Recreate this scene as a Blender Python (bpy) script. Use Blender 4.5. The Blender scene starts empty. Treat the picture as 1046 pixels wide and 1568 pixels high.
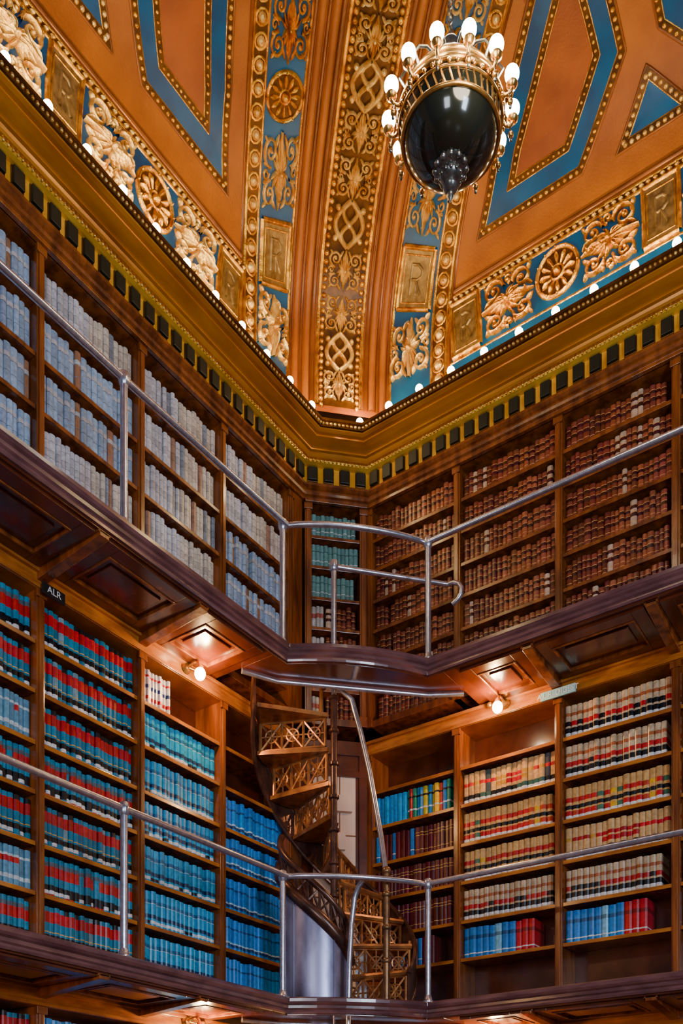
import bpy, math, random
from mathutils import Vector, Matrix
R=random.Random(7)
ZC=1.6
CA,SA=0.8181,0.5750
def W(X,Y): return (CA*X-SA*Y, SA*X+CA*Y)

# ------------------------------------------------------------ materials
def newmat(n):
    m=bpy.data.materials.new(n); m.use_nodes=True
    nt=m.node_tree; b=nt.nodes['Principled BSDF']; return m,nt,b
def mat(name,c1,c2=None,rough=.5,metal=0,scale=(6,6,6),detail=5,bump=0,bscale=30,coat=0,lo=.35,hi=.65):
    m,nt,b=newmat(name)
    b.inputs['Roughness'].default_value=rough; b.inputs['Metallic'].default_value=metal
    b.inputs['Coat Weight'].default_value=coat; b.inputs['Coat Roughness'].default_value=.15
    tc=nt.nodes.new('ShaderNodeTexCoord'); mp=nt.nodes.new('ShaderNodeMapping')
    nt.links.new(tc.outputs['Object'],mp.inputs['Vector']); mp.inputs['Scale'].default_value=scale
    if c2 is None: c2=tuple(x*.8 for x in c1)
    nz=nt.nodes.new('ShaderNodeTexNoise'); nz.inputs['Scale'].default_value=1; nz.inputs['Detail'].default_value=detail
    nt.links.new(mp.outputs[0],nz.inputs['Vector'])
    cr=nt.nodes.new('ShaderNodeValToRGB')
    cr.color_ramp.elements[0].position=lo; cr.color_ramp.elements[1].position=hi
    cr.color_ramp.elements[0].color=(*c2,1); cr.color_ramp.elements[1].color=(*c1,1)
    nt.links.new(nz.outputs[0],cr.inputs[0]); nt.links.new(cr.outputs[0],b.inputs['Base Color'])
    if bump:
        n2=nt.nodes.new('ShaderNodeTexNoise'); n2.inputs['Scale'].default_value=bscale; n2.inputs['Detail'].default_value=6
        nt.links.new(tc.outputs['Object'],n2.inputs['Vector'])
        bp=nt.nodes.new('ShaderNodeBump'); bp.inputs['Strength'].default_value=bump; bp.inputs['Distance'].default_value=.01
        nt.links.new(n2.outputs[0],bp.inputs['Height']); nt.links.new(bp.outputs[0],b.inputs['Normal'])
    return m
def emis(name,c,s):
    m,nt,b=newmat(name); b.inputs['Base Color'].default_value=(*c,1)
    b.inputs['Emission Color'].default_value=(*c,1); b.inputs['Emission Strength'].default_value=s; return m
M_wood=mat('wood_oak',(.33,.090,.015),(.11,.027,.006),.26,scale=(14,14,2.2),detail=8,bump=.12,coat=.4)
M_woodd=mat('wood_mahogany',(.13,.028,.009),(.07,.014,.005),.24,scale=(5,5,5),detail=4,bump=.08,coat=.6)
M_woodl=mat('wood_honey',(.54,.18,.022),(.29,.08,.010),.26,scale=(5,5,22),detail=8,bump=.08,coat=.5)
M_edge=mat('wood_edge_plum',(.20,.085,.085),(.10,.038,.045),.20,scale=(5,5,20),coat=.8)
M_orange=mat('plaster_orange',(.45,.130,.006),(.28,.072,.004),.45,scale=(2.2,2.2,2.2),bump=.25,bscale=60)
M_rust=mat('plaster_rust',(.36,.085,.006),(.23,.048,.004),.45,scale=(3,3,3),bump=.25,bscale=60)
M_mold=mat('moulding_umber',(.30,.09,.010),(.15,.042,.005),.33,metal=.35,scale=(3,3,3),coat=.3)
M_blue=mat('paint_blue',(.001,.095,.27),(.001,.050,.16),.36,scale=(4,4,4))
M_gold=mat('gilding',(1,.56,.055),(.42,.16,.010),.26,metal=.85,scale=(18,18,18),bump=.35,bscale=90)
M_goldw=mat('gilding_pale',(1,.74,.24),(.60,.29,.04),.28,metal=.7,scale=(16,16,16),bump=.35,bscale=90)
M_goldd=mat('gilding_dark',(.17,.062,.005),(.07,.024,.003),.38,metal=.5,scale=(12,12,12))
M_ocher=mat('cornice_ocher',(.78,.30,.022),(.50,.165,.010),.22,metal=.45,scale=(2,2,12),coat=.5)
M_bronze=mat('bronze_plaque',(.36,.24,.09),(.18,.11,.035),.32,metal=.6,scale=(20,20,20),bump=.3,bscale=80)
M_dgreen=mat('dentil_dark_green',(.005,.013,.010),None,.45)
M_yel=mat('dentil_band_gold',(1,.58,.05),(.75,.38,.025),.30,metal=.35)
M_steel=mat('steel_rail',(.72,.72,.83),(.50,.51,.62),.25,metal=.85,scale=(30,30,30))
M_sheet=mat('steel_sheet',(.40,.38,.56),(.085,.060,.10),.32,metal=.5,scale=(4,4,1.5),lo=.40,hi=.62,detail=5)
M_iron=mat('bronze_iron',(.60,.25,.07),(.27,.10,.04),.31,metal=.55,scale=(10,10,10))
M_irond=mat('iron_stringer',(.16,.07,.045),(.07,.03,.024),.28,metal=.5,scale=(10,10,10))
M_cream=mat('wall_cream_paint',(.85,.66,.52),(.70,.50,.38),.40,scale=(3,3,1.5))
M_globe=mat('dark_glass_globe',(.020,.022,.014),(.005,.009,.007),.05,metal=.2,scale=(3,3,3),coat=1)
M_pewter=mat('pewter',(.34,.34,.32),(.14,.14,.13),.28,metal=.9,scale=(30,30,30))
M_brass=mat('brass',(.80,.46,.12),(.5,.25,.06),.26,metal=.9,scale=(20,20,20))
M_bronzed=mat('bronze_newel',(.34,.17,.07),(.16,.08,.04),.32,metal=.7,scale=(14,14,14))
M_bulb=emis('bulb_glow',(1,.80,.48),60)
M_bulbc=emis('bulb_glow_white',(1,.90,.72),45)
M_black=mat('sign_black',(.01,.01,.012),None,.4)
M_white=mat('sign_white',(.8,.82,.85),None,.4)
M_signb=mat('sign_teal',(.35,.68,.74),None,.4)
M_floor=mat('floor_wood',(.22,.10,.05),(.12,.05,.025),.35,scale=(1,8,1),coat=.2)
M_wall=mat('wall_plaster',(.30,.16,.08),(.22,.11,.05),.6)
def bookmat():
    m,nt,b=newmat('book_cloth'); a=nt.nodes.new('ShaderNodeAttribute'); a.attribute_name='Col'
    nz=nt.nodes.new('ShaderNodeTexNoise'); nz.inputs['Scale'].default_value=40; nz.inputs['Detail'].default_value=6
    tc=nt.nodes.new('ShaderNodeTexCoord'); nt.links.new(tc.outputs['Object'],nz.inputs['Vector'])
    mx=nt.nodes.new('ShaderNodeMix'); mx.data_type='RGBA'; mx.blend_type='MULTIPLY'; mx.inputs[0].default_value=1
    cr=nt.nodes.new('ShaderNodeValToRGB'); cr.color_ramp.elements[0].position=.3; cr.color_ramp.elements[1].position=.65
    cr.color_ramp.elements[0].color=(.70,.70,.70,1); cr.color_ramp.elements[1].color=(1.1,1.1,1.1,1)
    nt.links.new(nz.outputs[0],cr.inputs[0])
    nt.links.new(a.outputs['Color'],mx.inputs[6]); nt.links.new(cr.outputs[0],mx.inputs[7])
    nt.links.new(mx.outputs[2],b.inputs['Base Color']); b.inputs['Roughness'].default_value=.32
    return m
M_book=bookmat()

# ------------------------------------------------------------ builder
class MB:
    def __init__(s): s.v=[];s.f=[];s.m=[];s.c=[]
    def add(s,vs,fs,mi=0,col=None):
        o=len(s.v); s.v.extend(vs)
        for f in fs: s.f.append(tuple(o+i for i in f)); s.m.append(mi); s.c.append(col)
    def hexa(s,p,mi=0):
        s.add(p,[(0,3,2,1),(4,5,6,7),(0,1,5,4),(1,2,6,5),(2,3,7,6),(3,0,4,7)],mi)
    def box(s,F,a0,a1,n0,n1,z0,z1,mi=0):
        q=[pt(F,a,n) for a,n in ((a0,n0),(a1,n0),(a1,n1),(a0,n1))]
        s.hexa([(x,y,z0) for x,y in q]+[(x,y,z1) for x,y in q],mi)
    def prism(s,poly,z0,z1,mi=0):
        n=len(poly); s.add([(x,y,z0) for x,y in poly]+[(x,y,z1) for x,y in poly],
            [tuple(range(n-1,-1,-1)),tuple(range(n,2*n))]+[(i,(i+1)%n,n+(i+1)%n,n+i) for i in range(n)],mi)
    def tube(s,path,r,mi=0,k=10,cap=True):
        P=[Vector(p) for p in path]; n=len(P); rs=r if isinstance(r,(list,tuple)) else [r]*n
        vs=[];up=None
        for i in range(n):
            t=(P[min(i+1,n-1)]-P[max(i-1,0)])
            if t.length<1e-9: t=Vector((0,0,1))
            t.normalize()
            if up is None:
                up=Vector((0,0,1)) if abs(t.z)<.9 else Vector((1,0,0))
            u=(up-t*up.dot(t)).normalized(); w=t.cross(u); up=u
            for j in range(k):
                a=2*math.pi*j/k; q=P[i]+u*(math.cos(a)*rs[i])+w*(math.sin(a)*rs[i]); vs.append(tuple(q))
        fs=[]
        for i in range(n-1):
            for j in range(k): fs.append((i*k+j,i*k+(j+1)%k,(i+1)*k+(j+1)%k,(i+1)*k+j))
        if cap: fs.append(tuple(range(k-1,-1,-1))); fs.append(tuple((n-1)*k+j for j in range(k)))
        s.add(vs,fs,mi)
    def lathe(s,c,prof,mi=0,k=20):
        vs=[];fs=[]
        for r,z in prof:
            for j in range(k):
                a=2*math.pi*j/k; vs.append((c[0]+r*math.cos(a),c[1]+r*math.sin(a),c[2]+z))
        for i in range(len(prof)-1):
            for j in range(k): fs.append((i*k+j,i*k+(j+1)%k,(i+1)*k+(j+1)%k,(i+1)*k+j))
        s.add(vs,fs,mi)
    def ball(s,c,r,mi=0,k=12,m=8,sz=1):
        s.lathe(c,[(max(1e-4,r*math.sin(math.pi*i/m)),-r*sz*math.cos(math.pi*i/m)) for i in range(m+1)],mi,k)
    def build(s,name,mats,parent=None,smooth=False,bevel=0):
        me=bpy.data.meshes.new(name); me.from_pydata([(x,y,z+ZC) for x,y,z in s.v],[],s.f)
        for m in mats: me.materials.append(m)
        me.polygons.foreach_set('material_index',s.m)
        if smooth: me.polygons.foreach_set('use_smooth',[True]*len(s.f))
        if any(c is not None for c in s.c):
            at=me.attributes.new('Col','FLOAT_COLOR','CORNER'); buf=[]
            for f,c in zip(s.f,s.c):
                buf.extend((*(c or (.5,.5,.5)),1)*len(f))
            at.data.foreach_set('color',buf)
        me.update()
        ob=bpy.data.objects.new(name,me); bpy.context.collection.objects.link(ob)
        if parent: ob.parent=parent
        if smooth:
            try:
                me.set_sharp_from_angle(angle=math.radians(50))
            except Exception: pass
        if bevel:
            b=ob.modifiers.new('bevel','BEVEL'); b.width=bevel; b.segments=2; b.limit_method='ANGLE'
        return ob
def group(name):
    e=bpy.data.objects.new(name,None); e.empty_display_size=.1; bpy.context.collection.objects.link(e); return e
def light(name,kind,loc,energy,color,parent=None,**k):
    l=bpy.data.lights.new(name,kind); l.energy=energy; l.color=color
    for a,b in k.items(): setattr(l,a,b)
    o=bpy.data.objects.new(name,l); o.location=(loc[0],loc[1],loc[2]+ZC); bpy.context.collection.objects.link(o)
    if parent: o.parent=parent
    return o

XL,YR=-4.86,6.74
FL=((XL,YR),(0,-1),(1,0)); FR=((XL,YR),(1,0),(0,-1))
q=math.sqrt(.5); FC=((XL,YR-.42),(q,q),(q,-q)); CW=.42/q
def pt(F,a,n): return (F[0][0]+F[1][0]*a+F[2][0]*n, F[0][1]+F[1][1]*a+F[2][1]*n)
LD=[.58+.84*i for i in range(7)]; LEND=LD[-1]
RD=[.42,1.28]+[1.28+.875*i for i in range(1,6)]; REND=RD[-1]
L1,L2=1.3,3.9

def sweep(mb,path,prof,mi=0,mis=None):
    n=len(path); N=[]
    for i in range(n):
        ns=[]
        for a,b in ((i-1,i),(i,i+1)):
            if a<0 or b>=n: continue
            dx,dy=path[b][0]-path[a][0],path[b][1]-path[a][1]; l=math.hypot(dx,dy); ns.append((dy/l,-dx/l))
        if len(ns)==1: N.append(ns[0])
        else:
            sx,sy=ns[0][0]+ns[1][0],ns[0][1]+ns[1][1]; d=(sx*sx+sy*sy)/2; N.append((sx/d,sy/d))
    m=len(prof)
    vs=[(path[i][0]+N[i][0]*o,path[i][1]+N[i][1]*o,z) for i in range(n) for o,z in prof]
    for j in range(m-1):
        mm=mis[j] if mis else mi
        mb.add([vs[i*m+j] for i in range(n)]+[vs[i*m+j+1] for i in range(n)],[(i,i+1,n+i+1,n+i) for i in range(n-1)],mm)
    mb.add([vs[j] for j in range(m)],[tuple(range(m))],mi); mb.add([vs[(n-1)*m+j] for j in range(m)],[tuple(range(m))],mi)
WALLPATH=[(XL,YR-LEND-.04),(XL,YR-.42),(XL+.42,YR),(XL+REND+.04,YR)]

# ------------------------------------------------------------ books
def jit(c,a=.12):
    k=1+R.uniform(-a,a); return tuple(max(0,min(1,x*k+R.uniform(-.008,.008))) for x in c)
def book(mb,F,a,w,z,h,d,front,segs):
    xs=[(a+.0008,front-d),(a+.0008,front-.008),(a+w*.28,front),(a+w*.72,front),(a+w-.0008,front-.008),(a+w-.0008,front-d)]
    q=[pt(F,*x) for x in xs]; zz=z
    rows=[[(x,y,z) for x,y in q]]
    for fr,c in segs:
        z2=zz+h*fr; o=rows[-1]; nw=[(x,y,z2) for x,y in q]
        mb.add(o+nw,[(i,i+1,7+i,6+i) for i in range(5)],0,c); rows.append(nw); zz=z2
    mb.add(rows[-1],[(0,1,2,3,4,5)],0,(.45,.38,.28) if R.random()<.8 else segs[0][1])
RED=(.55,.006,.015);BLK=(.006,.006,.010);WHT=(.80,.80,.80);GLD=(.75,.42,.09)
def style(st,i):
    r=R.random
    if st=='pale':
        b=jit((.60,.61,.68) if (i//9)%3 else (.64,.57,.50),.17)
        if r()<.07: b=jit((.24,.28,.36))
        if r()<.05: b=jit((.38,.20,.14))
        d=tuple(x*.5 for x in b)
        return .034+r()*.016,.258+r()*.028,[(.12,b),(.018,d),(.28,b),(.018,d),(.16,tuple(x*.8 for x in b)),(.018,d),(.20,b),(.018,d),(.168,b)]
    if st=='paleb':
        b=jit((.34,.47,.66),.22); d=tuple(x*.45 for x in b)
        if r()<.07: b=jit((.34,.17,.10))
        return .036+r()*.016,.258+r()*.028,[(.12,b),(.018,d),(.24,b),(.018,d),(.28,b),(.018,d),(.10,(.56,.56,.6)),(.206,b)]
    if st=='pales':
        b=jit((.55,.52,.48),.14); return .03+r()*.01,.2,[(.5,b),(.2,jit((.4,.1,.08))),(.3,b)]
    if st=='brown':
        b=jit(((.20,.038,.018),(.32,.080,.032),(.26,.055,.030))[(i//8)%3],.35); t=jit((.75,.36,.12)); k=jit((.06,.008,.008),.3)
        if r()<.05: b=jit((.60,.42,.30))
        return .034+r()*.018,.186+r()*.038,[(.10,b),(.022,t),(.12,b),(.022,t),(.17,b),(.13,k),(.022,t),(.12,b),(.11,k),(.022,t),(.162,b)]
    if st=='darkred':
        b=jit((.13,.010,.012),.3); return .036+r()*.01,.24,[(.2,b),(.02,GLD),(.48,b),(.02,GLD),(.08,b),(.02,GLD),(.18,b)]
    if st=='teal':
        b=jit((.14,.32,.31),.22); return .032+r()*.01,.205,[(.3,b),(.03,WHT),(.37,b),(.03,(.02,.1,.1)),(.27,b)]
    if st=='tealred':
        b=jit((.010,.21,.36),.2); rr=jit(RED,.2)
        if r()<.05: b=jit((.2,.35,.42))
        return .036+r()*.01,.255+r()*.008,[(.10,b),(.09,WHT if r()<.75 else b),(.13,BLK),(.05,b),(.025,GLD),(.22,b),(.27,rr),(.115,BLK if r()<.35 else b)]
    if st=='redteal':
        b=jit((.012,.24,.40),.18); rr=jit((.55,.010,.015),.2)
        return .036+r()*.01,.255+r()*.01,[(.10,rr if r()<.5 else b),(.09,WHT if r()<.7 else BLK),(.13,BLK),(.20,b),(.26,rr if r()<.85 else b),(.10,(.1,.12,.15)),(.12,b)]
    if st=='grey':
        b=jit((.12,.30,.44),.25); w=jit((.60,.68,.72)); return .034+r()*.01,.25,[(.2,b),(.1,w),(.3,b),(.14,jit(RED) if r()<.4 else b),(.06,w),(.2,b)]
    if st=='cyan':
        b=jit((.003,.35,.64),.16)
        return .042+r()*.012,.25+r()*.01,[(.10,b),(.09,WHT if r()<.8 else BLK),(.06,b),(.11,(.004,.04,.12)),(.29,b),(.02,(.4,.6,.7)),(.10,jit((.004,.15,.34))),(.23,b)]
    if st=='blue':
        b=jit((.003,.24,.70),.2)
        return .042+r()*.012,.245+r()*.015,[(.13,b),(.09,(.01,.06,.2)),(.05,(.5,.7,.8)),(.40,b),(.06,(.01,.08,.25)),(.27,b)]
    if st=='cream':
        b=jit((.68,.40,.16),.15); l1=jit(RED,.3) if r()<.85 else jit((.6,.3,.03)); l2=BLK if r()<.8 else jit((.04,.12,.10))
        if r()<.10: b=jit((.68,.54,.38))
        if r()<.07: b=jit((.05,.07,.09))
        return .043+r()*.009,.25+r()*.008,[(.08,b),(.09,WHT),(.13,l2),(.10,b),(.14,l1 if (i//6)%2 else b),(.05,b),(.11,l1),(.30,b)]
    if st=='creamb':
        b=jit((.64,.46,.28),.15); return .040+r()*.009,.25,[(.08,b),(.09,WHT),(.15,BLK),(.06,b),(.14,BLK if r()<.3 else RED),(.16,b),(.10,jit((.45,.12,.04))),(.22,b)]
    if st=='creamy':
        b=jit((.68,.38,.13),.15); l=R.choice([(.75,.42,.01),RED,RED,RED,RED,(.55,.05,.02),(.05,.16,.10)])
        return .044+r()*.009,.25,[(.08,b),(.08,WHT),(.14,l),(.05,b),(.12,BLK),(.09,b),(.14,l),(.30,b)]
    if st=='block':
        b=(.005,.22,.64) if (i%18)<8 else (.62,.005,.018)
        if i%9==5: b=(.2,.5,.68)
        b=jit(b,.15); return .05+r()*.012,.245+r()*.01,[(.14,b),(.04,WHT),(.44,b),(.12,tuple(x*.4 for x in b)),(.26,b)]
    if st=='mixc':
        b=jit((.01,.34,.78)) if i<7 else jit(R.choice([(.65,.02,.02),(.8,.48,.01),(.01,.25,.6),(.6,.48,.03),(.01,.26,.14)]))
        return .045 if i<7 else .028+r()*.02,.25+r()*.015,[(.3,b),(.05,WHT if i>6 else b),(.35,b),(.06,BLK if i>6 else b),(.24,b)]
    if st=='whitered':
        b=jit((.72,.68,.66)); return .028,.26,[(.2,b),(.1,RED),(.2,b),(.1,(.02,.05,.2)),(.2,b),(.06,RED),(.14,b)]
    if st=='bluedark':
        b=jit((.01,.22,.62)) if i%4==0 else jit((.13,.010,.012),.3)
        return .036+r()*.012,.24+r()*.01,[(.25,b),(.04,WHT if i%4==0 else b),(.71,b)]
def row(mb,F,a0,a1,z,st,front=-.04,d=.2,fill=1,hs=1):
    a=a0+.006; i=0; end=a0+(a1-a0)*fill
    while True:
        w,h,sg=style(st,i)
        if a+w>end-.004: break
        if st in('pale','brown','paleb') and R.random()<.018: a+=.03
        book(mb,F,a,w,z,h*hs,d,front+R.uniform(-.018,.004),sg); a+=w; i+=1

def case(name,F,divs,zb,zt,top,shelves,stylef,frame_mat,endpil=None):
    g=group(name); mb=MB(); bk=MB(); hw=.03
    a0,a1=divs[0],divs[-1]
    mb.box(F,a0-.03,a1+.03,-.30,-.27,zb,top,1)
    mb.box(F,a0-.03,a1+.03,-.27,0,zb,zb+.06,0)
    mb.box(F,a0-.03,a1+.03,-.27,.012,zt,top,2)
    for z,n in ((top-.028,.04),(zt+.002,.024)): mb.box(F,a0-.03,a1+.03,0,n,z,z+.026,2)
    for a in divs:
        mb.box(F,a-hw,a+hw,-.27,.004,zb,zt,0)
        mb.box(F,a-hw*.55,a+hw*.55,0,.016,zb,zt,0)
        mb.box(F,a-hw*1.25,a+hw*1.25,0,.022,zt-.05,zt,0)
        mb.box(F,a-hw*1.2,a+hw*1.2,0,.02,zb,zb+.09,0)
    for b in range(len(divs)-1):
        l,r=divs[b]+hw,divs[b+1]-hw
        for k,z in enumerate(shelves):
            mb.box(F,l,r,-.27,-.012,z-.022,z,0)
            mb.box(F,l,r,-.012,-.006,z-.026,z+.003,2)
            res=stylef(b,k)
            if res:
                for (st,f0,f1) in res:
                    w=r-l; row(bk,F,l+w*f0,l+w*f1,z+.001,st)
    if endpil: mb.box(F,endpil[0],endpil[1],-.27,.004,zb,top,0)
    mb.build('frame',frame_mat,g,bevel=.003)
    if bk.v: bk.build('books',[M_book],g)
    return g
SUL=[5.46,5.13,4.80,4.47,4.14]
SU=[5.54,5.28,5.01,4.75,4.48,4.22,3.962]
SL=[3.34,3.03,2.71,2.40,2.08,1.77,1.45]
SG=[.74,.43,.12,-.19,-.50,-.81,-1.12,-1.43]
def s_ul(b,k):
    s='paleb' if (b>=3 or (k>=1 and b==2 and k<3) or (b==0 and k>1)) else 'pale'
    return [(s,0,1)]
def s_ur(b,k): return [('brown',0,1)]
def s_uc(b,k): return [('teal',0,1)] if k<3 else [('pales',0,.3),('brown',.3,1)]
def s_ll(b,k):
    if b==0: return None if k<2 else [('blue',0,1)]
    if b==1: return [('whitered',.62,.98)] if k==0 else [('cyan',0,1)]
    if b==2: return [('tealred',0,1)] if k not in(3,5) else [('redteal',0,1)]
    return [('redteal' if k%3==0 else ('grey' if k%3==2 else 'tealred'),0,1)]
def s_lr(b,k):
    if b==0: return [None,[('mixc',0,.98)],[('bluedark',0,.5),('darkred',.5,1)],[('darkred',0,1)],[('darkred',0,1)],[('bluedark',.1,.75)],None][k]
    if b==1: return [None,[('cream',0,1)],[('creamy',0,1)],[('creamy',0,1)],[('creamb',0,.97)],[('block',0,.80)],None][k]
    return [[('creamb',0,1)],[('creamb',0,1)],[('creamy',0,1)],[('cream',0,1)],[('creamb',0,.95)],[('block',0,.82)],None][k]
def s_gl(b,k): return [('blue' if b<3 else 'tealred',0,1)]
def s_gr(b,k): return [('block' if k==0 else 'cream',0,.7 if k==0 else 1)]
mm=[M_wood,M_woodd,M_woodl]
mu=[M_wood,M_woodd,M_wood]
UT=5.80
case('bookcase',FL,LD,L2+.003,UT,UT+.028,SUL,s_ul,mu,(.42,.55))
case('bookcase',FR,RD,L2+.003,UT,UT+.028,SU,s_ur,mu)
case('bookcase',FC,[.055,CW-.055],L2+.003,UT,UT+.028,SU,s_uc,mu)
case('bookcase',FL,LD,L1+.003,3.655,3.775,SL,s_ll,mm,(.42,.55))
case('bookcase',FR,RD,L1+.003,3.655,3.775,SL,s_lr,mm)
case('bookcase',FL,LD,-1.6,1.055,1.175,SG,s_gl,mm,(.42,.55))
case('bookcase',FR,RD,-1.6,1.055,1.175,SG,s_gr,mm)
for z0,z1,nm in ((-1.6,1.175,'wall_corner_base'),(L1+.003,3.775,'wall_corner')):
    mb=MB(); mb.box(FC,.0,CW,-.1,-.02,z0,z1,1)
    mb.box(FC,.10,CW-.12,-.02,-.014,z0,z1-.30,0)
    mb.box(FC,.0,.06,-.02,.0,z0,z1,1); mb.box(FC,CW-.09,CW,-.02,.0,z0,z1,1)
    mb.box(FC,.0,CW,-.02,.004,z1-.31,z1-.26,1); mb.box(FC,.0,CW,-.02,.004,z1-.12,z1,1)
    mb.box(FC,.33,.338,-.014,-.010,z0,z1-.31,2)
    for k in range(1,4): mb.box(FC,.10,CW-.12,-.014,-.008,z0+k*.55,z0+k*.55+.010,2)
    mb.box(FC,.26,.44,-.014,.03,z1-.62,z1-.48,0); mb.box(FC,.30,.38,-.014,.02,z1-.95,z1-.80,0)
    mb.build(nm,[M_cream,M_woodd,M_wood],bevel=.003)

# ------------------------------------------------------------ room shell
mb=MB(); mb.box(FL,-.35,LEND+3,-.45,-.31,-1.6,8.1); mb.build('wall_left',[M_wall])
mb=MB(); mb.box(FR,-.35,REND+3,-.45,-.31,-1.6,8.1); mb.build('wall_right',[M_wall])
mb=MB(); mb.prism([(-5.35,-4),(4.5,-4),(4.5,7.2),(-5.35,7.2)],-1.7,-1.602); mb.build('floor',[M_floor])

# ------------------------------------------------------------ cornice
mb=MB()
sweep(mb,WALLPATH,[(-.05,5.83),(.02,5.83),(.028,5.842),(.045,5.852),(.05,5.87),(.03,5.88),(.03,5.90),(.045,5.91),(.06,5.925),(.06,5.945),(.03,5.95)],0)
sweep(mb,WALLPATH,[(.03,5.95),(.034,5.955),(.034,6.10)],1)
sweep(mb,WALLPATH,[(.034,6.092),(.06,6.095),(.085,6.105),(.09,6.122)],1)
sweep(mb,WALLPATH,[(.09,6.122),(.11,6.127),(.12,6.14),(.13,6.155),(.15,6.160),(.152,6.170),(.16,6.175),(.195,6.19),(.225,6.205),(.235,6.21),(.235,6.222),(.26,6.228),(.28,6.24),(.285,6.246)],2)
sweep(mb,WALLPATH,[(.285,6.246),(.30,6.248),(.30,6.285),(.312,6.29),(.312,6.31),(.30,6.318),(.0,6.32),(-.31,6.32)],3)
mb.build('trim_cornice',[M_wood,M_yel,M_ocher,M_goldd],smooth=True)
tr=MB()
def alongs(n):
    t=.4142*n
    return [(FL,.42+t,LEND),(FC,t,CW-t),(FR,.42+t,REND)]
for F,a0,a1 in alongs(.04):
    n=max(1,int((a1-a0)/.130)); st=(a1-a0)/n
    for i in range(n):
        c=a0+(i+.5)*st; tr.box(F,c-.040,c+.040,.034,.064,5.972,6.082,0)
        tr.box(F,c-.047,c+.047,.034,.044,5.964,6.088,1)
tr.build('trim_dentils',[M_dgreen,M_goldd],bevel=.005)
bd=MB()
for F,a0,a1 in alongs(.30):
    a=a0+.015
    while a<a1:
        x,y=pt(F,a,.303); bd.ball((x,y,6.267),.013,0,6,4); a+=.034
for F,a0,a1 in alongs(.08):
    a=a0+.02
    while a<a1:
        x,y=pt(F,a,.095); bd.ball((x,y,6.112),.010,0,5,4); a+=.034
bd.build('trim_beading',[M_goldw],smooth=True)
g=group('cornice_lights'); bl=MB(); k=0
pos=[]
for i in range(17): pos.append((XL+.27,6.10-.29*i))
for i in range(17): pos.append((-4.36+.29*i,YR-.27))
for x,y in pos:
    if y<YR-LEND or x>XL+REND: continue
    bl.lathe((x,y,6.315),[(.022,0),(.024,.012),(.014,.02),(.013,.03)],1,10); bl.ball((x,y,6.362),.031,0,12,8)
    k+=1
    if k%2==0: light('bulb_light','POINT',(x,y,6.42),8,(1,.66,.26),g,shadow_soft_size=.03)
bl.build('bulbs',[M_bulb,M_brass],g,smooth=True)

# ------------------------------------------------------------ cove ceiling
PA,PB,PN,PZ=1.8,1.42,3.0,6.5
TAB=[];tt=0
NS=400
for i in range(NS+1):
    s=i/NS; p=PA*s**3; z=PZ+PB*max(0,(1-(1-p/PA)**PN))**(1/PN)
    if TAB: tt+=math.hypot(p-TAB[-1][1],z-TAB[-1][2])
    TAB.append((tt,p,z))
TM=tt
def atT(t):
    t=max(0,min(TM-1e-6,t)); lo,hi=0,NS
    while hi-lo>1:
        m=(lo+hi)//2
        if TAB[m][0]<=t: lo=m
        else: hi=m
    a,b=TAB[lo],TAB[hi]; d=b[0]-a[0]; f=(t-a[0])/d
    return a[1]+(b[1]-a[1])*f, a[2]+(b[2]-a[2])*f, (b[1]-a[1])/d,(b[2]-a[2])/d
def tz(z):
    for T in TAB:
        if T[2]>=z: return T[0]
def tp(p):
    for T in TAB:
        if T[1]>=p: return T[0]
K=.62
def S(side,u,t,h=0,U=None):
    p,z,dp,dz=atT(t)
    if U is None: U=u+p
    nI,nZ=dz,-dp
    if side=='L': return (XL+p+nI*h, YR-K-U, z+nZ*h)
    return (XL+K+U, YR-p-nI*h, z+nZ*h)
def C(w,t,h=0):
    p,z,dp,dz=atT(t); l=math.hypot(dp*math.sqrt(2),dz); nI,nZ=dz/l,-dp*math.sqrt(2)/l
    return (XL+K/2+p+q*w+q*nI*h, YR-K/2-p+q*w-q*nI*h, z+nZ*h)
HW=K*q
cv=MB(); NT=48; ts=[TM*i/NT for i in range(NT+1)]
UE=4.6
for side in 'LR':
    vs=[];
    for t in ts: vs+= [S(side,0,t),S(side,UE,t,U=UE)]
    cv.add(vs,[(2*i,2*i+1,2*i+3,2*i+2) for i in range(NT)],0)
vs=[]
for t in ts: vs+=[C(-HW,t),C(HW,t)]
cv.add(vs,[(2*i,2*i+1,2*i+3,2*i+2) for i in range(NT)],1)
ztop=PZ+PB
a=S('L',0,TM); b=S('R',0,TM)
cv.add([(a[0],YR-K-UE,ztop),a[:2]+(ztop,),b[:2]+(ztop,),(XL+K+UE,b[1],ztop),(4.5,b[1],ztop),(4.5,-4,ztop),(a[0],-4,ztop)],[tuple(range(7))],0)
ceil=cv.build('ceiling',[M_orange,M_rust],smooth=True)

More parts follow.
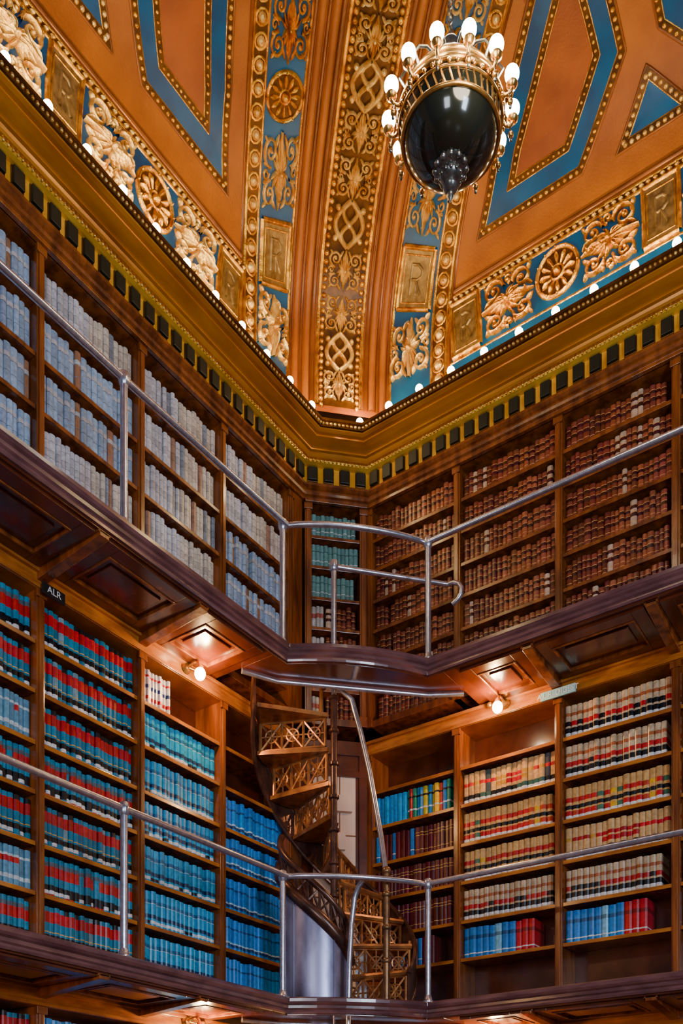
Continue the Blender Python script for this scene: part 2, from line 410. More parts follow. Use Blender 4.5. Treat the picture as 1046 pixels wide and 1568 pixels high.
def relief(mb,Mf,path,rad,mi=0,hs=1.0):
    n=len(path); vs=[]
    for i in range(n):
        a=path[max(i-1,0)]; b=path[min(i+1,n-1)]; dx,dy=b[0]-a[0],b[1]-a[1]; l=math.hypot(dx,dy) or 1
        nx,ny=-dy/l,dx/l; r=rad[i] if isinstance(rad,list) else rad
        for o,h in ((-1,0),(-.65,.72),(0,1),(.65,.72),(1,0)):
            vs.append(Mf(path[i][0]+nx*o*r,path[i][1]+ny*o*r,h*r*hs))
    fs=[(i*5+j,i*5+j+1,i*5+j+6,i*5+j+5) for i in range(n-1) for j in range(4)]
    mb.add(vs,fs,mi)
def dome(mb,Mf,a,b,r,h,mi=0,k=10):
    vs=[]
    for rr,hh in ((1,0),(.85,.5),(.45,.9)):
        for j in range(k):
            t=2*math.pi*j/k; vs.append(Mf(a+math.cos(t)*r*rr,b+math.sin(t)*r*rr,h*hh))
    vs.append(Mf(a,b,h)); fs=[(i*k+j,i*k+(j+1)%k,(i+1)*k+(j+1)%k,(i+1)*k+j) for i in range(2) for j in range(k)]
    fs+=[(2*k+j,2*k+(j+1)%k,3*k) for j in range(k)]
    mb.add(vs,fs,mi)
def strip(mb,Mf,a0,a1,b0,b1,h,mi,nb=8,na=1):
    vs=[Mf(a0+(a1-a0)*i/na,b0+(b1-b0)*j/nb,h) for j in range(nb+1) for i in range(na+1)]
    mb.add(vs,[(j*(na+1)+i,j*(na+1)+i+1,(j+1)*(na+1)+i+1,(j+1)*(na+1)+i) for j in range(nb) for i in range(na)],mi)
def spiral(cx,cy,r,turns,st,dr,n=20):
    P=[]
    for i in range(n+1):
        f=i/n; rr=r*(1-f*.9); an=st+dr*turns*2*math.pi*f; P.append((cx+rr*math.cos(an),cy+rr*math.sin(an)))
    return P
def leaf(x,y,ang,ln,cv=0,n=6):
    P=[(x,y)]
    for i in range(n):
        ang+=cv/n; x+=math.cos(ang)*ln/n; y+=math.sin(ang)*ln/n; P.append((x,y))
    return P
def lrad(w): return [w*k for k in (.35,.75,1,.95,.7,.4,.1)]
def acanthus(mb,Mf,w,h,mi=0,fl=1):
    """dense carved scroll-and-leaf motif; w,h half sizes"""
    s=min(w,h)
    def T(P): return [(x*w,y*h*fl) for x,y in P]
    for sg in (-1,1):
        P=spiral(sg*.58,-.52,.40,1.7,math.pi/2,sg*-1); relief(mb,Mf,T(P),[s*.08*(1-.45*i/20) for i in range(21)],mi,2.7)
        P=spiral(sg*.56,.54,.36,1.6,-math.pi/2,sg); relief(mb,Mf,T(P),[s*.075*(1-.45*i/20) for i in range(21)],mi,2.7)
        P=spiral(sg*.80,.02,.18,1.2,math.pi,-sg,12); relief(mb,Mf,T(P),[s*.055]*13,mi,2.5)
        for a,l,cvv in ((75,.80,.5),(52,.62,.9),(25,.60,.9),(0,.55,.8),(-25,.50,-.6),(-50,.62,-.6),(-74,.80,-.4)):
            an=math.radians(a); an2=an if sg>0 else math.pi-an
            relief(mb,Mf,T(leaf(sg*.06,-.02,an2,l,cvv*sg)),lrad(s*.085),mi,3.1)
        for bx,by,an,l,cvv in ((.14,-.92,.7,.55,.9),(.16,.93,-.5,.5,-.9),(.93,-.9,2.2,.35,.6),(.93,.92,-2.2,.35,-.6),(.95,-.25,2.6,.28,.5),(.95,.28,-2.6,.28,-.5)):
            an2=an if sg>0 else math.pi-an
            relief(mb,Mf,T(leaf(sg*bx,by,an2,l,cvv*sg)),lrad(s*.080),mi,2.4)
        dome(mb,Mf,sg*.58*w,-.52*h*fl,s*.085,s*.25,mi,8); dome(mb,Mf,sg*.56*w,.54*h*fl,s*.08,s*.23,mi,8)
    relief(mb,Mf,T([(0,-1),(0,-.5),(0,0),(0,.5),(0,.98)]),[s*.06,s*.10,s*.08,s*.13,s*.03],mi,3)
    for y in (.25,.5,.72): dome(mb,Mf,0,y*h*fl,s*.07,s*.38,mi,6)
    dome(mb,Mf,0,-.02*h,s*.14,s*.40,mi,10)
def strip_disc(mb,Mf,r,h,mi,k=20):
    vs=[Mf(r*math.cos(2*math.pi*j/k),r*math.sin(2*math.pi*j/k),h) for j in range(k)]+[Mf(0,0,h)]
    mb.add(vs,[(j,(j+1)%k,k) for j in range(k)],mi)
def rosette(mb,Mf,r,mi=0,mi2=1):
    strip_disc(mb,Mf,r*1.02,.004,mi2)
    n=24; relief(mb,Mf,[(r*math.cos(2*math.pi*i/n),r*math.sin(2*math.pi*i/n)) for i in range(n+1)],r*.10,mi,1.6)
    for i in range(12):
        a=2*math.pi*i/12; relief(mb,Mf,leaf(r*.30*math.cos(a),r*.30*math.sin(a),a,r*.56,0),[r*.115*k for k in(.3,.5,.7,.9,1,.8,.3)],mi,2)
        dome(mb,Mf,r*1.0*math.cos(a),r*1.0*math.sin(a),r*.07,r*.24,mi,6)
    n=12; relief(mb,Mf,[(r*.3*math.cos(2*math.pi*i/n),r*.3*math.sin(2*math.pi*i/n)) for i in range(n+1)],r*.07,mi,1.9)
    dome(mb,Mf,0,0,r*.2,r*.36,mi,10)
def plaque(mb,Mf,w,h,mi,mf,flip=1):
    strip(mb,Mf,-w,w,-h,h,.010,mi,6,3)
    relief(mb,Mf,[(-w,-h),(w,-h)],.018,mf,1.3); relief(mb,Mf,[(-w,h),(w,h)],.018,mf,1.3)
    for s in(-1,1): relief(mb,Mf,[(s*w,-h+2*h*i/6) for i in range(7)],.018,mf,1.3)
    m2=lambda a,b,hh: Mf(a,b,hh+.010)
    for s in(-1,1): relief(mb,m2,[(s*w*.78,-h*.78+1.56*h*i/4) for i in range(5)],.006,mf)
    for s in(-1,1): relief(mb,m2,[(-w*.78,s*h*.78),(w*.78,s*h*.78)],.006,mf)
    r=.011
    f=flip
    relief(mb,m2,[(-.3*w*f,-.5*h),(-.3*w*f,0),(-.3*w*f,.52*h)],r,mi)
    relief(mb,m2,[(-.3*w*f,.5*h),(.1*w*f,.5*h),(.36*w*f,.36*h),(.36*w*f,.16*h),(.1*w*f,.02*h),(-.3*w*f,.02*h)],r,mi)
    relief(mb,m2,[(0,.02*h),(.2*w*f,-.25*h),(.4*w*f,-.5*h)],r,mi)
    relief(mb,m2,[(.05*w*f,-.5*h),(.05*w*f,-.1*h)],r*.7,mi)

T0=tz(6.60); TF0=tz(6.69); TF1=tz(7.10); TFC=(TF0+TF1)/2
for side in 'LR':
    sg=-1 if side=='L' else 1
    base=MB(); orn=MB()
    MATS=[M_blue,M_gold,M_goldw,M_goldd,M_bronze,M_rust,M_orange,M_mold]
    Mu=lambda a,b,h: S(side,a,b,h)
    MU=lambda a,b,h: S(side,0,b,h,U=a)
    ur=.42; ub=.56
    strip(base,Mu,0.0,ur,T0,TM*.98,.004,0,50)
    strip(base,Mu,ur,ub,T0,TM*.98,.006,3,50)
    n=60; line=lambda u:[(u,T0+(TM*.98-T0)*i/n) for i in range(n+1)]
    for u,r,m in ((.012,.016,1),(ur,.014,1),(ub,.016,1),(ub+.035,.012,7)): relief(orn,Mu,line(u),r,m)
    t=T0
    while t<TM*.97:
        p,z,dp,dz=atT(t); ln=math.sqrt(1+dp*dp)
        Mloc=(lambda a,b,h,u0=(ur+ub)/2,t0=t,dp=dp,ln=ln: S(side,u0+a*ln,t0+b/ln-a*dp/ln,h+.006))
        dome(orn,Mloc,0,0,.036/ln**.5,.036,2,8)
        rr=.050/ln**.5
        relief(orn,Mloc,[(rr*math.cos(2*math.pi*i/10),rr*math.sin(2*math.pi*i/10)) for i in range(11)],.009,1)
        t+=.118/ln
    def loc(u0,t0,hh=.004):
        p,z,dp,dz=atT(t0); ln=math.sqrt(1+dp*dp)
        return (lambda a,b,h: S(side,u0+a*ln,t0+b/ln-a*dp/ln,h+hh)),ln
    t=tz(6.97); seq=['A','P','A2','R','A','A2','P','A','A2']; hh=[.22,.20,.22,.16,.19,.17,.18,.17,.2]
    first=True; last=0
    for kd,h in zip(seq,hh):
        if not first:
            ln=math.sqrt(1+atT(t)[2]**2); t+=(last+h+.014)/ln
        if t>TM*.93: break
        Mf,ln=loc(ur/2,t); w=.190/ln
        if kd=='A': acanthus(orn,Mf,w,h,2 if first else 1,1)
        elif kd=='A2': acanthus(orn,Mf,w,h,2,-1)
        elif kd=='P': plaque(orn,Mf,w*.86,h*.93,4,1,sg)
        else: rosette(orn,Mf,min(w*.95,h*.95),1,3)
        last=h; first=False
    uS=ub+.04
    pf=atT(TFC)[0]
    strip(base,MU,uS+pf,UE,T0,TF1,.004,0,12)
    for tt_,r,m in ((TF1,.015,1),(TF1+.050,.012,1),(TF1+.085,.018,7),(TF0-.02,.012,1)):
        p=atT(tt_)[0]; relief(orn,MU,[(uS+p+(UE-uS-p)*i/20,tt_) for i in range(21)],r,m)
    strip(base,MU,uS+pf,UE,TF1,TF1+.05,.006,3,2)
    a=uS+pf+.02
    while a<UE-.03:
        Md=lambda x,y,h,a=a: MU(a+x,TF1+.025+y,h+.006)
        dome(orn,Md,0,0,.019,.022,2,4); a+=.050
    c=.74+pf; k=0
    hF=(TF1-TF0)/2-.008
    while c<UE-.1:
        Mf=lambda a,b,h,c=c: S(side,0,TFC+b,h+.004,U=c+a)
        if k%2==0: plaque(orn,Mf,.125,hF,4,1,sg)
        else: rosette(orn,Mf,.165,1,3)
        cc=c+(.375 if k%2==0 else .405)
        if cc<UE-.2:
            Mr=lambda a,b,h,c=cc: S(side,0,TFC+a,h+.004,U=c+b)
            acanthus(orn,Mr,hF*.98,.222,1 if side=='R' else 2,1 if k%2==0 else -1)
        c+=.78; k+=1
    def panel(poly):
        ar=sum(poly[i][0]*poly[(i+1)%len(poly)][1]-poly[(i+1)%len(poly)][0]*poly[i][1] for i in range(len(poly)))
        if ar<0: poly=poly[::-1]
        def off(d):
            n=len(poly);out=[]
            for i in range(n):
                p0,p1,p2=poly[i-1],poly[i],poly[(i+1)%n]
                def nn(a,b):
                    l=math.hypot(b[0]-a[0],b[1]-a[1]); return (-(b[1]-a[1])/l,(b[0]-a[0])/l)
                n1,n2=nn(p0,p1),nn(p1,p2); sx,sy=n1[0]+n2[0],n1[1]+n2[1]; dd=(sx*sx+sy*sy)/2
                out.append((p1[0]+sx/dd*d,p1[1]+sy/dd*d))
            out.append(out[0]); return out
        def dense(P,n=12):
            o=[]
            for i in range(len(P)-1):
                for j in range(n): o.append((P[i][0]+(P[i+1][0]-P[i][0])*j/n,P[i][1]+(P[i+1][1]-P[i][1])*j/n))
            o.append(P[-1]); return o
        def band(d0,d1,h,mi):
            A,B=dense(off(d0)),dense(off(d1)); n=len(A)
            base.add([MU(x,y,h) for x,y in A]+[MU(x,y,h) for x,y in B],[(i,i+1,n+i+1,n+i) for i in range(n-1)],mi)
        band(0,.045,.008,3); relief(orn,MU,dense(off(0)),.010,7); relief(orn,MU,dense(off(.045)),.008,1)
        return off,dense,band
    def beadrow(P,sp,r,mi):
        for i in range(len(P)-1):
            L=math.hypot(P[i+1][0]-P[i][0],P[i+1][1]-P[i][1]); n=int(L/sp)
            for j in range(n):
                f=(j+.5)/n; dome(orn,lambda a,b,h:MU(a,b,h+.008),P[i][0]+(P[i+1][0]-P[i][0])*f,P[i][1]+(P[i+1][1]-P[i][1])*f,r,r*.9,mi,6)
    def fullpanel(poly,blue=.115,field=5):
        off,dense,band=panel(poly)
        beadrow(off(.0225),.045,.017,1)
        band(.045,.045+blue,.005,0)
        d=.045+blue
        band(d,d+.04,.009,3); relief(orn,MU,dense(off(d)),.008,1); relief(orn,MU,dense(off(d+.04)),.008,1)
        beadrow(off(d+.02),.040,.013,1)
        I=dense(off(d+.04))
        cx=sum(p[0] for p in I)/len(I); cy=sum(p[1] for p in I)/len(I)
        rings=[[(cx+(x-cx)*f,cy+(y-cy)*f) for x,y in I] for f in (1,.8,.6,.4,.2,.02)]
        n=len(I)
        for A,B in zip(rings,rings[1:]):
            base.add([MU(x,y,.003) for x,y in A]+[MU(x,y,.003) for x,y in B],[(i,i+1,n+i+1,n+i) for i in range(n-1)],field)
    t1,t2,t3,t4=tp(.155),tp(.46),tp(.95),tp(1.35)
    sh=.76
    fullpanel([(sh+.16,t1),(1.78,t1),(2.20,t2),(2.20,t3),(1.90,t4),(sh+1.30,t4),(sh+.80,tp(.80)),(sh+.46,t2)])
    fullpanel([(2.42,t2),(2.82,t1),(3.50,t1),(3.90,t2),(3.90,t3),(3.5,t4),(2.82,t4),(2.42,t3)])
    ta=tp(.145)
    for c in (2.31,4.04):
        off,dense,band=panel([(c-.28,ta),(c+.28,ta),(c,tp(.36))])
        beadrow(off(.0225),.045,.017,2); I=dense(off(.045)); ccx=c; ccy=sum(p[1] for p in I)/len(I); n=len(I)
        base.add([MU(x,y,.004) for x,y in I]+[MU(ccx,ccy,.004)],[(i,i+1,n) for i in range(n-1)],0)
    base.build('cove_fields',MATS,ceil,smooth=True); orn.build('cove_ornament',MATS,ceil,smooth=True)
base=MB(); orn=MB(); n=60; TE=TM*.99; T00=tz(6.55)
strip(base,C,-.19,.19,T00,TE,.006,3,50)
def cl(w): return [(w,T00+(TE-T00)*i/n) for i in range(n+1)]
for s in(-1,1):
    relief(orn,C,cl(s*.19),.018,1)
    relief(orn,C,cl(s*.235),.020,7); relief(orn,C,cl(s*.285),.028,6); relief(orn,C,cl(s*.332),.014,7); relief(orn,C,cl(s*.378),.026,6); relief(orn,C,cl(s*.425),.016,7)
    t=T00
    while t<TE:
        p,z,dp,dz=atT(t); l=math.hypot(dp*math.sqrt(2),dz)
        Mf=lambda a,b,h,t=t,l=l: C(a,t+b/l,h+.006)
        dome(orn,Mf,s*.155,0,.021,.024,1,7); t+=.050/l
t=tz(6.72); k=0
while t<TE-.1:
    p,z,dp,dz=atT(t); l=math.hypot(dp*math.sqrt(2),dz)
    Mf=lambda a,b,h,t=t,l=l: C(a,t+b/l,h+.008)
    H=.125
    if k%3==1:
        for s in(-1,1):
            P=[(s*.110*math.sin(math.pi*i/12),-H*1.1+2.2*H*i/12) for i in range(13)]; relief(orn,Mf,P,.018,2,1.8)
            P=[(s*.055*math.sin(2*math.pi*i/14),-H*1.1+2.2*H*i/14) for i in range(15)]; relief(orn,Mf,P,.015,2,2.2)
            for y in (-.09,.09): dome(orn,Mf,s*.10,y,.022,.03,2,7)
        dome(orn,Mf,0,0,.025,.04,2,8)
        last=H*1.1
    else:
        acanthus(orn,Mf,.138,H,2,1 if k%3==2 else -1); last=H
    t+=(2*H+.010)/l; k+=1
base.build('corner_rib_field',MATS,ceil,smooth=True); orn.build('corner_rib_ornament',MATS,ceil,smooth=True)

# ------------------------------------------------------------ balconies
def bow(P0,P1,b,n=10):
    out=[]
    for i in range(n+1):
        f=i/n; k=4*b*f*(1-f); out.append((P0[0]+(P1[0]-P0[0])*f+q*k,P0[1]+(P1[1]-P0[1])*f-q*k))
    return out
EA,EB=(-4.24,5.34),(-3.49,6.10)
YF=YR-LEND-.03; XF=XL+REND+.03
EDGE=[(-4.24,YF)]+bow(EA,EB,.07)+[(XF,6.10)]
for lv in (L1,L2):
    g=group('gallery_balcony'); mb=MB()
    zt,zb=lv,lv-.12
    mb.prism([(XL,YF),(-4.26,YF),(-4.26,5.20),(XL,5.20)],zb,zt,0)
    mb.prism([(-3.36,YR),(-3.36,6.12),(XF,6.12),(XF,YR)],zb,zt,0)
    ins=[(x-.02*q,y+.02*q) for x,y in bow(EA,EB,.07)]
    mb.prism([(-4.26,5.20)]+ins+[(-3.36,6.12),(-3.36,6.44),(-3.60,6.30),(-4.44,5.46),(-4.56,5.20)],zb,zt,0)
    sweep(mb,EDGE,[(-.03,zb+.012),(-.005,zb+.012),(.0,zb+.025),(-.003,zb+.04),(.010,zb+.05),(.012,zb+.07),(.028,zb+.08),(.038,zb+.095),(.038,zb+.118),(.02,zb+.130),(-.03,zb+.130)],1)
    for F,divs,st0 in ((FL,LD[2:],1.58),(FR,RD[2:],1.56)):
        ds=[st0]+divs
        for a in divs:
            x=[pt(F,a-.035,.0),pt(F,a+.035,.0),pt(F,a+.035,.60),pt(F,a-.035,.60)]
            zz=[zb-.075,zb-.075,zb-.03,zb-.03]
            mb.hexa([(p[0],p[1],z) for p,z in zip(x,zz)]+[(p[0],p[1],zb+.001) for p in x],2)
            mb.box(F,a-.045,a+.045,.0,.60,zb-.012,zb+.002,2)
        for i in range(len(ds)-1):
            l,r=ds[i]+.05,ds[i+1]-.05
            for (c0,c1,n0,n1) in ((l,l+.09,.03,.58),(r-.09,r,.03,.58),(l+.09,r-.09,.03,.12),(l+.09,r-.09,.48,.58)):
                mb.box(F,c0,c1,n0,n1,zb-.018,zb+.001,0)
            mb.box(F,l+.16,r-.16,.19,.41,zb-.012,zb+.001,0)
            for (c0,c1,n0,n1) in ((l+.09,l+.105,.12,.48),(r-.105,r-.09,.12,.48),(l+.105,r-.105,.12,.135),(l+.105,r-.105,.465,.48)):
                mb.box(F,c0,c1,n0,n1,zb-.024,zb+.001,2)
    mb.build('deck',[M_woodd,M_edge,M_wood,M_woodl],g,bevel=.003)
    st=MB()
    I=[(-4.56,5.20),(-4.44,5.46)]+[(-4.44+.84*i/6-.0,5.46+.84*i/6) for i in range(1,6)]+[(-3.60,6.30),(-3.36,6.44)]
    st.tube([(x,y,zb-.025) for x,y in I],.018,0,10)
    sweep(st,I[::-1],[(-.008,zb-.01),(.010,zb-.01),(.010,zt+.01),(-.008,zt+.01),(-.008,zb-.01)],1)
    st.build('stairwell_trim',[M_steel,M_edge],g,smooth=True)
    rg=group('gallery_railing'); rl=MB(); H=.915
    path=[(-4.285,YF)]+[(-4.285,5.34-1.53*k) for k in (3,2,1)]+[(x-.02,y+.02) for x,y in bow(EA,EB,.07,14)]+[(-1.5,6.14),(XF,6.14)]
    path=[p for p in path if p[1]>=YF-.01]
    rl.tube([(x,y,zt+H) for x,y in path],.0215,0,12)
    posts=[(-4.285,5.34),(-4.285,3.81),(-4.285,2.28),(-3.50,6.125),(-1.45,6.14),(.2,6.14)]
    for x,y in posts:
        if x>XF or y<YF: continue
        rl.tube([(x,y,zt+.01),(x,y,zt+H-.01)],.023,0,12)
        rl.lathe((x,y,zt),[(.05,0),(.05,.02),(.035,.03),(.028,.06),(.022,.07)],0,14)
        rl.lathe((x,y,zt+H-.045),[(.021,0),(.030,.012),(.036,.045),(.030,.078),(.012,.09),(.0001,.094)],0,14)
    rl.build('rails',[M_steel],rg,smooth=True)

# ------------------------------------------------------------ spiral stairs
SX,SY=-.06,7.28
PX,PY=W(SX,SY)
sg_=group('spiral_staircase')
rl=MB()
c1=W(.86,7.50)
rl.tube([(PX,PY,L2+.90),((PX*.5+c1[0]*.5),(PY*.5+c1[1]*.5),L2+.90),(c1[0],c1[1],L2+.90)]+[(c1[0]+.02+.11*math.sin(a),c1[1],L2+.90-.09+.09*math.cos(a)) for a in (0.4,.9,1.4,1.9,2.4,2.9)],.02,0,12)
rl.tube([(PX,PY,L2-.2),(PX,PY,L2+.9)],.022,0,14)
rl.lathe((PX,PY,L2+.86),[(.024,0),(.034,.012),(.038,.045),(.034,.078),(.012,.09),(.0001,.094)],0,14)
rl.build('well_guard_rail',[M_steel],sg_,smooth=True)
tre=MB(); lat=MB(); pole=MB(); strg=MB()
RO=.635
def ang(th,r): return W(SX+r*math.cos(th),SY+r*math.sin(th))
def P3(th,r,z): x,y=ang(th,r); return (x,y,z)
def flight(zbase,rise,nst,th0,dth):
    for i in range(nst):
        th=th0+dth*i; z=zbase+rise*(i+1)
        pts=[ang(th,.05),ang(th,RO-.02),ang(th+dth*.55,RO-.015),ang(th+dth*1.12,RO-.02),ang(th+dth*1.12,.05)]
        tre.prism(pts,z-.032,z,0)
        tre.tube([P3(th-.02,.06,z-.016),P3(th-.02,RO-.02,z-.016)],.024,0,8)
        zz0,zz1=z-rise+.008,z-.036
        for r0,r1,za,zb_ in ((.07,.595,zz0,zz0),(.07,.595,zz1,zz1),(.07,.07,zz0,zz1),(.595,.595,zz0,zz1),(.245,.245,zz0,zz1),(.42,.42,zz0,zz1)):
            lat.tube([P3(th,r0,za),P3(th,r1,zb_)],.012,0,6)
        for c0 in (.07,.245,.42):
            c1_=c0+.175; cm=(c0+c1_)/2; zm=(zz0+zz1)/2
            lat.tube([P3(th,c0,zz0),P3(th,c1_,zz1)],.010,0,5); lat.tube([P3(th,c0,zz1),P3(th,c1_,zz0)],.010,0,5)
            lat.tube([P3(th,cm+.05*math.cos(a*math.pi/6),zm+.05*math.sin(a*math.pi/6)) for a in range(13)],.009,0,5)
            lat.tube([P3(th,cm,zz0),P3(th,cm,zz1)],.007,0,5)
            lat.tube([P3(th,c0,zm),P3(th,c1_,zm)],.007,0,5)
        lat.tube([P3(th+dth*.3,.10,z),P3(th+dth*.3,.10,z+.18),P3(th+dth*.3,.085,z+.21)],[.020,.014,.028],0,8)
        lat.tube([P3(th,RO-.035,z-rise),P3(th,RO-.035,z+.03)],.014,0,8)
    n=nst*6; vs=[]
    for i in range(n+1):
        f=i/n; th=th0-.1+(dth*nst+.2)*f; z=zbase+rise*.55+rise*nst*f
        z0,z1=max(zbase+.0,z-.17),z+.08
        for r in(RO-.003,RO+.013): vs+=[P3(th,r,z0),P3(th,r,z1)]
    fs=[]
    for i in range(n):
        o=i*4;p=o+4
        fs+=[(o,o+1,p+1,p),(o+2,p+2,p+3,o+3),(o+1,o+3,p+3,p+1),(o,p,p+2,o+2)]
    fs+=[(0,2,3,1),(n*4,n*4+1,n*4+3,n*4+2)]
    strg.add(vs,fs,0)
    for dz in (.085,-.175):
        strg.tube([P3(th0-.1+(dth*nst+.2)*i/n,RO+.005,max(zbase+.01,zbase+rise*.55+rise*nst*i/n+dz)) for i in range(n+1)],.017,0,8)
D=math.radians
flight(L1,.26,9,D(-22),D(24))
flight(-1.6,.29,9,D(-22),D(24))
pole.tube([(PX,PY,-1.6),(PX,PY,L2-.15)],.027,0,16)
for k in range(10): pole.lathe((PX,PY,L1+.26*k+.1),[(.027,0),(.042,.01),(.042,.03),(.027,.04)],0,16)
tre.build('treads',[M_iron],sg_); lat.build('lattice_risers',[M_iron],sg_); pole.build('pole',[M_irond],sg_,smooth=True); strg.build('stringer',[M_irond],sg_)
hr=MB()
pp=[]
for X,Y,z in ((.34,6.98,L1+.93),(.33,7.0,L1+1.05),(.30,7.05,L1+1.3),(.22,7.12,L1+1.8),(.15,7.2,L1+2.15),(.08,7.22,L1+2.42),(-.02,7.2,L1+2.50)):
    x,y=W(X,Y); pp.append((x,y,z))
hr.tube(pp,.021,0,12)
x,y=W(.34,6.98); hr.tube([(x,y,L1),(x,y,L1+.98)],.026,1,12); hr.ball((x,y,L1+1.0),.036,1,14,8)
for z in (.3,.55,.8): hr.lathe((x,y,L1+z),[(.026,0),(.036,.01),(.036,.03),(.026,.04)],1,14)
pp=[]
for X,Y,z in ((.16,6.95,.915),(.13,6.97,.88),(.10,7.0,.80),(.075,7.0,.6),(.06,7.0,.3),(.05,7.0,-.2)):
    x,y=W(X,Y); pp.append((x,y,L1+z))
hr.tube(pp,.02,0,12)
hp=hr.build('handrail',[M_steel,M_bronzed],sg_,smooth=True)
# curved steel guard panel beside the stair foot
gs=MB(); n=30; cap=[]; vs=[]
for i in range(n+1):
    th=D(165)+D(190)*i/n; f=i/n
    zt=L1+1.20-.80*f
    for r in(.265,.272):
        X,Y=-.21+r*math.cos(th),7.24+r*math.sin(th)*.7; x,y=W(X,Y); vs+=[(x,y,-1.6),(x,y,zt)]
    cap.append((x,y,zt))
fs=[]
for i in range(n):
    o=i*4;p=o+4; fs+=[(o,o+1,p+1,p),(o+2,p+2,p+3,o+3),(o+1,o+3,p+3,p+1)]
gs.add(vs,fs,0)
gs.tube([(x,y,z-.05) for x,y,z in cap],.050,1,8); gs.tube([(x,y,z+.17) for x,y,z in cap],.026,1,8)
for i in range(0,n-1,3):
    a,b=cap[i],cap[min(i+3,n)]
    gs.tube([a,(a[0],a[1],a[2]+.17)],.012,1,6)
    gs.tube([a,(b[0],b[1],b[2]+.17)],.010,1,5); gs.tube([(a[0],a[1],a[2]+.17),b],.010,1,5)
for i in (0,11,22,30):
    gs.tube([(cap[i][0],cap[i][1],-1.6),cap[i]],.007,0,6)
gs.build('curved_guard_sheet',[M_sheet,M_irond],sg_,smooth=True)

# ------------------------------------------------------------ sconces
def sconce(F,a,z):
    g=group('wall_sconce'); m=MB()
    def p3(n,da,zz): x,y=pt(F,a+da,n); return (x,y,z+zz)
    m.tube([p3(.02,0,.03),p3(.045,0,.03)],[.042,.03],0,16)
    m.tube([p3(.04,0,.03),p3(.08,0,.045),p3(.12,0,.05),p3(.15,0,.03),p3(.16,0,0.0)],.010,0,10)
    m.lathe(p3(.16,0,-.005),[(.012,.02),(.022,.012),(.026,-.01),(.024,-.022)],0,14)
    m.tube([p3(.04,0,.03),p3(.07,-.05,.02),p3(.09,-.10,.02)],.008,0,8); m.ball(p3(.09,-.10,.02),.024,0,12,8)
    m.build('bracket',[M_brass],g,smooth=True)
    b=MB(); b.ball(p3(.16,0,-.055),.040,0,16,10,1.15); b.build('bulb',[M_bulb],g,smooth=True)
    x,y=pt(F,a,.20); light('sconce_light','POINT',(x,y,z-.06),40,(1,.52,.17),g,shadow_soft_size=.035)
for z in (3.70,1.10):
    for a in (1.84,5.2): sconce(FL,a,z)
    for a in (1.72,5.2): sconce(FR,a,z)

# ------------------------------------------------------------ signs
def sign(name,F,a,z,w,h,mp,mt,text):
    g=group(name); m=MB(); m.box(F,a-w/2,a+w/2,.042,.058,z-h/2,z+h/2,0); m.build('plate',[mp],g,bevel=.002)
    cu=bpy.data.curves.new(name+'_text','FONT'); cu.body=text; cu.size=h*.85; cu.align_x='CENTER'; cu.align_y='CENTER'; cu.extrude=.0008
    cu.materials.append(mt); o=bpy.data.objects.new('lettering',cu); bpy.context.collection.objects.link(o); o.parent=g
    x,y=pt(F,a,.0595); o.location=(x,y,z+ZC); o.rotation_euler=(math.pi/2,0,math.pi/2 if F is FL else 0)
sign('shelf_label',FL,3.04,3.650,.17,.07,M_black,M_white,'ALR')
sign('shelf_label',FR,2.17,3.670,.28,.065,M_signb,M_white,'A.L.R. DIGEST')

# ------------------------------------------------------------ chandelier
cx,cy=W(.567,4.8); cz=5.47
GR=.262
g=group('globe_chandelier'); gl=MB(); gl.ball((cx,cy,cz),GR,0,48,32,.94); gl.build('globe',[M_globe],g,smooth=True)
m=MB()
def ring(z,r,rt,mi,n=48): m.tube([(cx+r*math.cos(2*math.pi*i/n),cy+r*math.sin(2*math.pi*i/n),z) for i in range(n+1)],rt,mi,8,False)
ring(cz+.03,GR+.004,.015,0); ring(cz-.085,GR-.012,.011,0); ring(cz+.10,GR-.018,.012,0); ring(cz-.012,GR+.004,.008,0)
for i in range(40):
    a=2*math.pi*i/40; m.ball((cx+(GR+.01)*math.cos(a),cy+(GR+.01)*math.sin(a),cz+.008),.012,0,6,5)
    m.tube([(cx+(GR-.001)*math.cos(a),cy+(GR-.001)*math.sin(a),cz-.02),(cx+(GR-.010)*math.cos(a+.08),cy+(GR-.010)*math.sin(a+.08),cz-.08)],.005,0,5)
m.lathe((cx,cy,cz-.25),[(.085,.018),(.09,.008),(.07,-.005),(.05,-.012),(.058,-.03),(.05,-.045),(.026,-.055),(.032,-.07),(.04,-.085),(.03,-.10),(.012,-.108),(.018,-.12),(.02,-.13),(.008,-.145),(.0001,-.165)],1,20)
for i in range(12):
    a=2*math.pi*i/12; m.ball((cx+.08*math.cos(a),cy+.08*math.sin(a),cz-.243),.016,1,8,6); m.ball((cx+.055*math.cos(a),cy+.055*math.sin(a),cz-.28),.011,1,6,5)
m.lathe((cx,cy,cz+.22),[(.13,0),(.15,.02),(.11,.05),(.05,.09),(.03,.16),(.045,.19),(.03,.22),(.012,.25)],1,20)
NB=13
bb=MB()
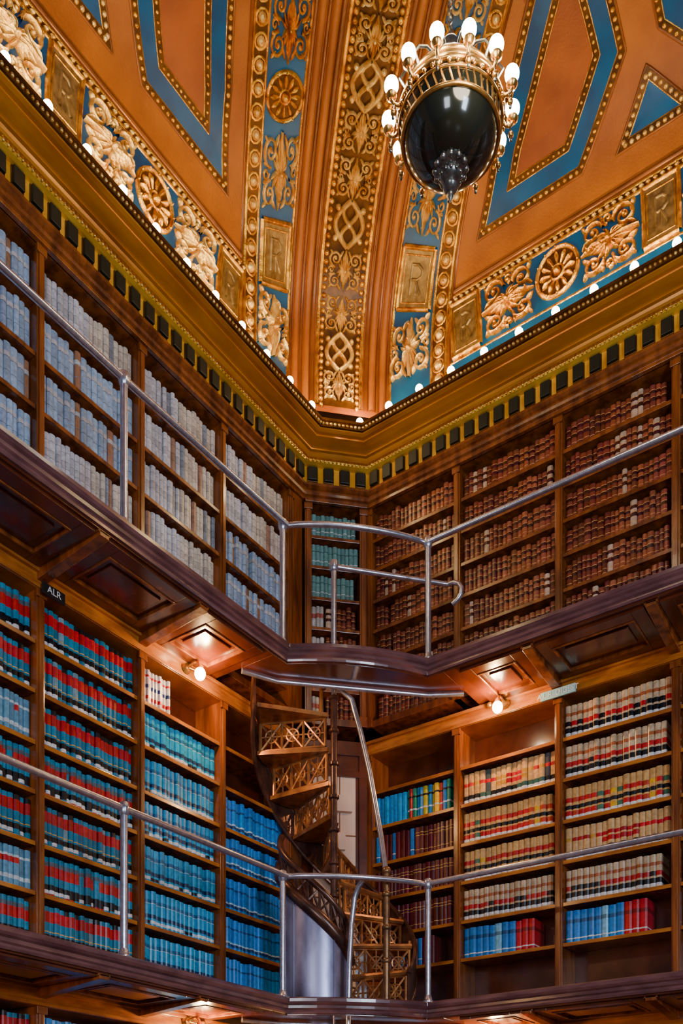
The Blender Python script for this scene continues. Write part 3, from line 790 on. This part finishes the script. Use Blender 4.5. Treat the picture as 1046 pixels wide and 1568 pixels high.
for i in range(NB):
    a=2*math.pi*(i+.35)/NB; ca,sa=math.cos(a),math.sin(a)
    f=lambda r,z: (cx+r*ca,cy+r*sa,cz+z)
    m.tube([f(.26,.03),f(.29,.0),f(.31,.0),f(.325,.015),f(.325,.03)],.009,0,8)
    m.lathe(f(.325,.02),[(.012,0),(.028,.012),(.03,.02),(.016,.022),(.016,.05)],0,12)
    m.tube([f(.245,.10),f(.28,.14),f(.25,.19),f(.19,.24),f(.12,.25)],.007,1,6)
    m.tube([f(.31,.0),f(.315,-.03)],.004,1,5); m.ball(f(.316,-.045),.015,0,8,6); m.ball(f(.316,-.072),.009,1,6,5)
    bb.ball(f(.325,.090),.037,0,16,12)
bb.build('bulbs',[M_bulbc],g,smooth=True)
z=cz+.46
for i in range(1,200):
    if z>ztop-.08: break
    n=10; ax=(1,0) if i%2 else (0,1)
    m.tube([(cx+ax[0]*.014*math.cos(2*math.pi*j/n),cy+ax[1]*.014*math.cos(2*math.pi*j/n),z+.026*math.sin(2*math.pi*j/n)) for j in range(n+1)],.0045,1,5,False); z+=.04
m.lathe((cx,cy,ztop-.09),[(.012,0),(.05,.02),(.09,.07),(.1,.09)],0,20)
m.build('metalwork',[M_brass,M_pewter],g,smooth=True)
light('chandelier_light','POINT',(cx,cy,cz+.42),16,(1,.76,.42),g,shadow_soft_size=.2)
light('chandelier_light','POINT',(cx+.28,cy-.28,cz-.1),8,(1,.84,.62),g,shadow_soft_size=.1)

# ------------------------------------------------------------ daylight
def area(name,loc,target,size,energy,color):
    o=light(name,'AREA',loc,energy,color,None,shape='RECTANGLE',size=size[0],size_y=size[1])
    d=Vector((target[0]-loc[0],target[1]-loc[1],target[2]-loc[2])); o.rotation_euler=d.to_track_quat('-Z','Y').to_euler(); return o
area('window_daylight',(3.6,1.0,2.8),(-4.8,4.8,3.4),(1.2,2.6),290,(.66,.80,1.0))
area('window_daylight',(0.5,-3.2,2.2),(-3,6.7,3.2),(1.6,2.6),150,(.86,.90,1.0))
w=bpy.data.worlds.new('World'); bpy.context.scene.world=w; w.use_nodes=True
bg=w.node_tree.nodes['Background']; bg.inputs[0].default_value=(.50,.50,.80,1); bg.inputs[1].default_value=.075

# ------------------------------------------------------------ camera
cd=bpy.data.cameras.new('camera'); cam=bpy.data.objects.new('camera',cd); bpy.context.collection.objects.link(cam)
cam.location=(0,0,ZC); cam.rotation_euler=(math.pi/2,0,math.atan2(SA,CA))
cd.sensor_fit='HORIZONTAL'; cd.sensor_width=36; cd.lens=36*1414/1046; cd.shift_y=(1800-784)/1046; cd.clip_start=.05
bpy.context.scene.camera=cam
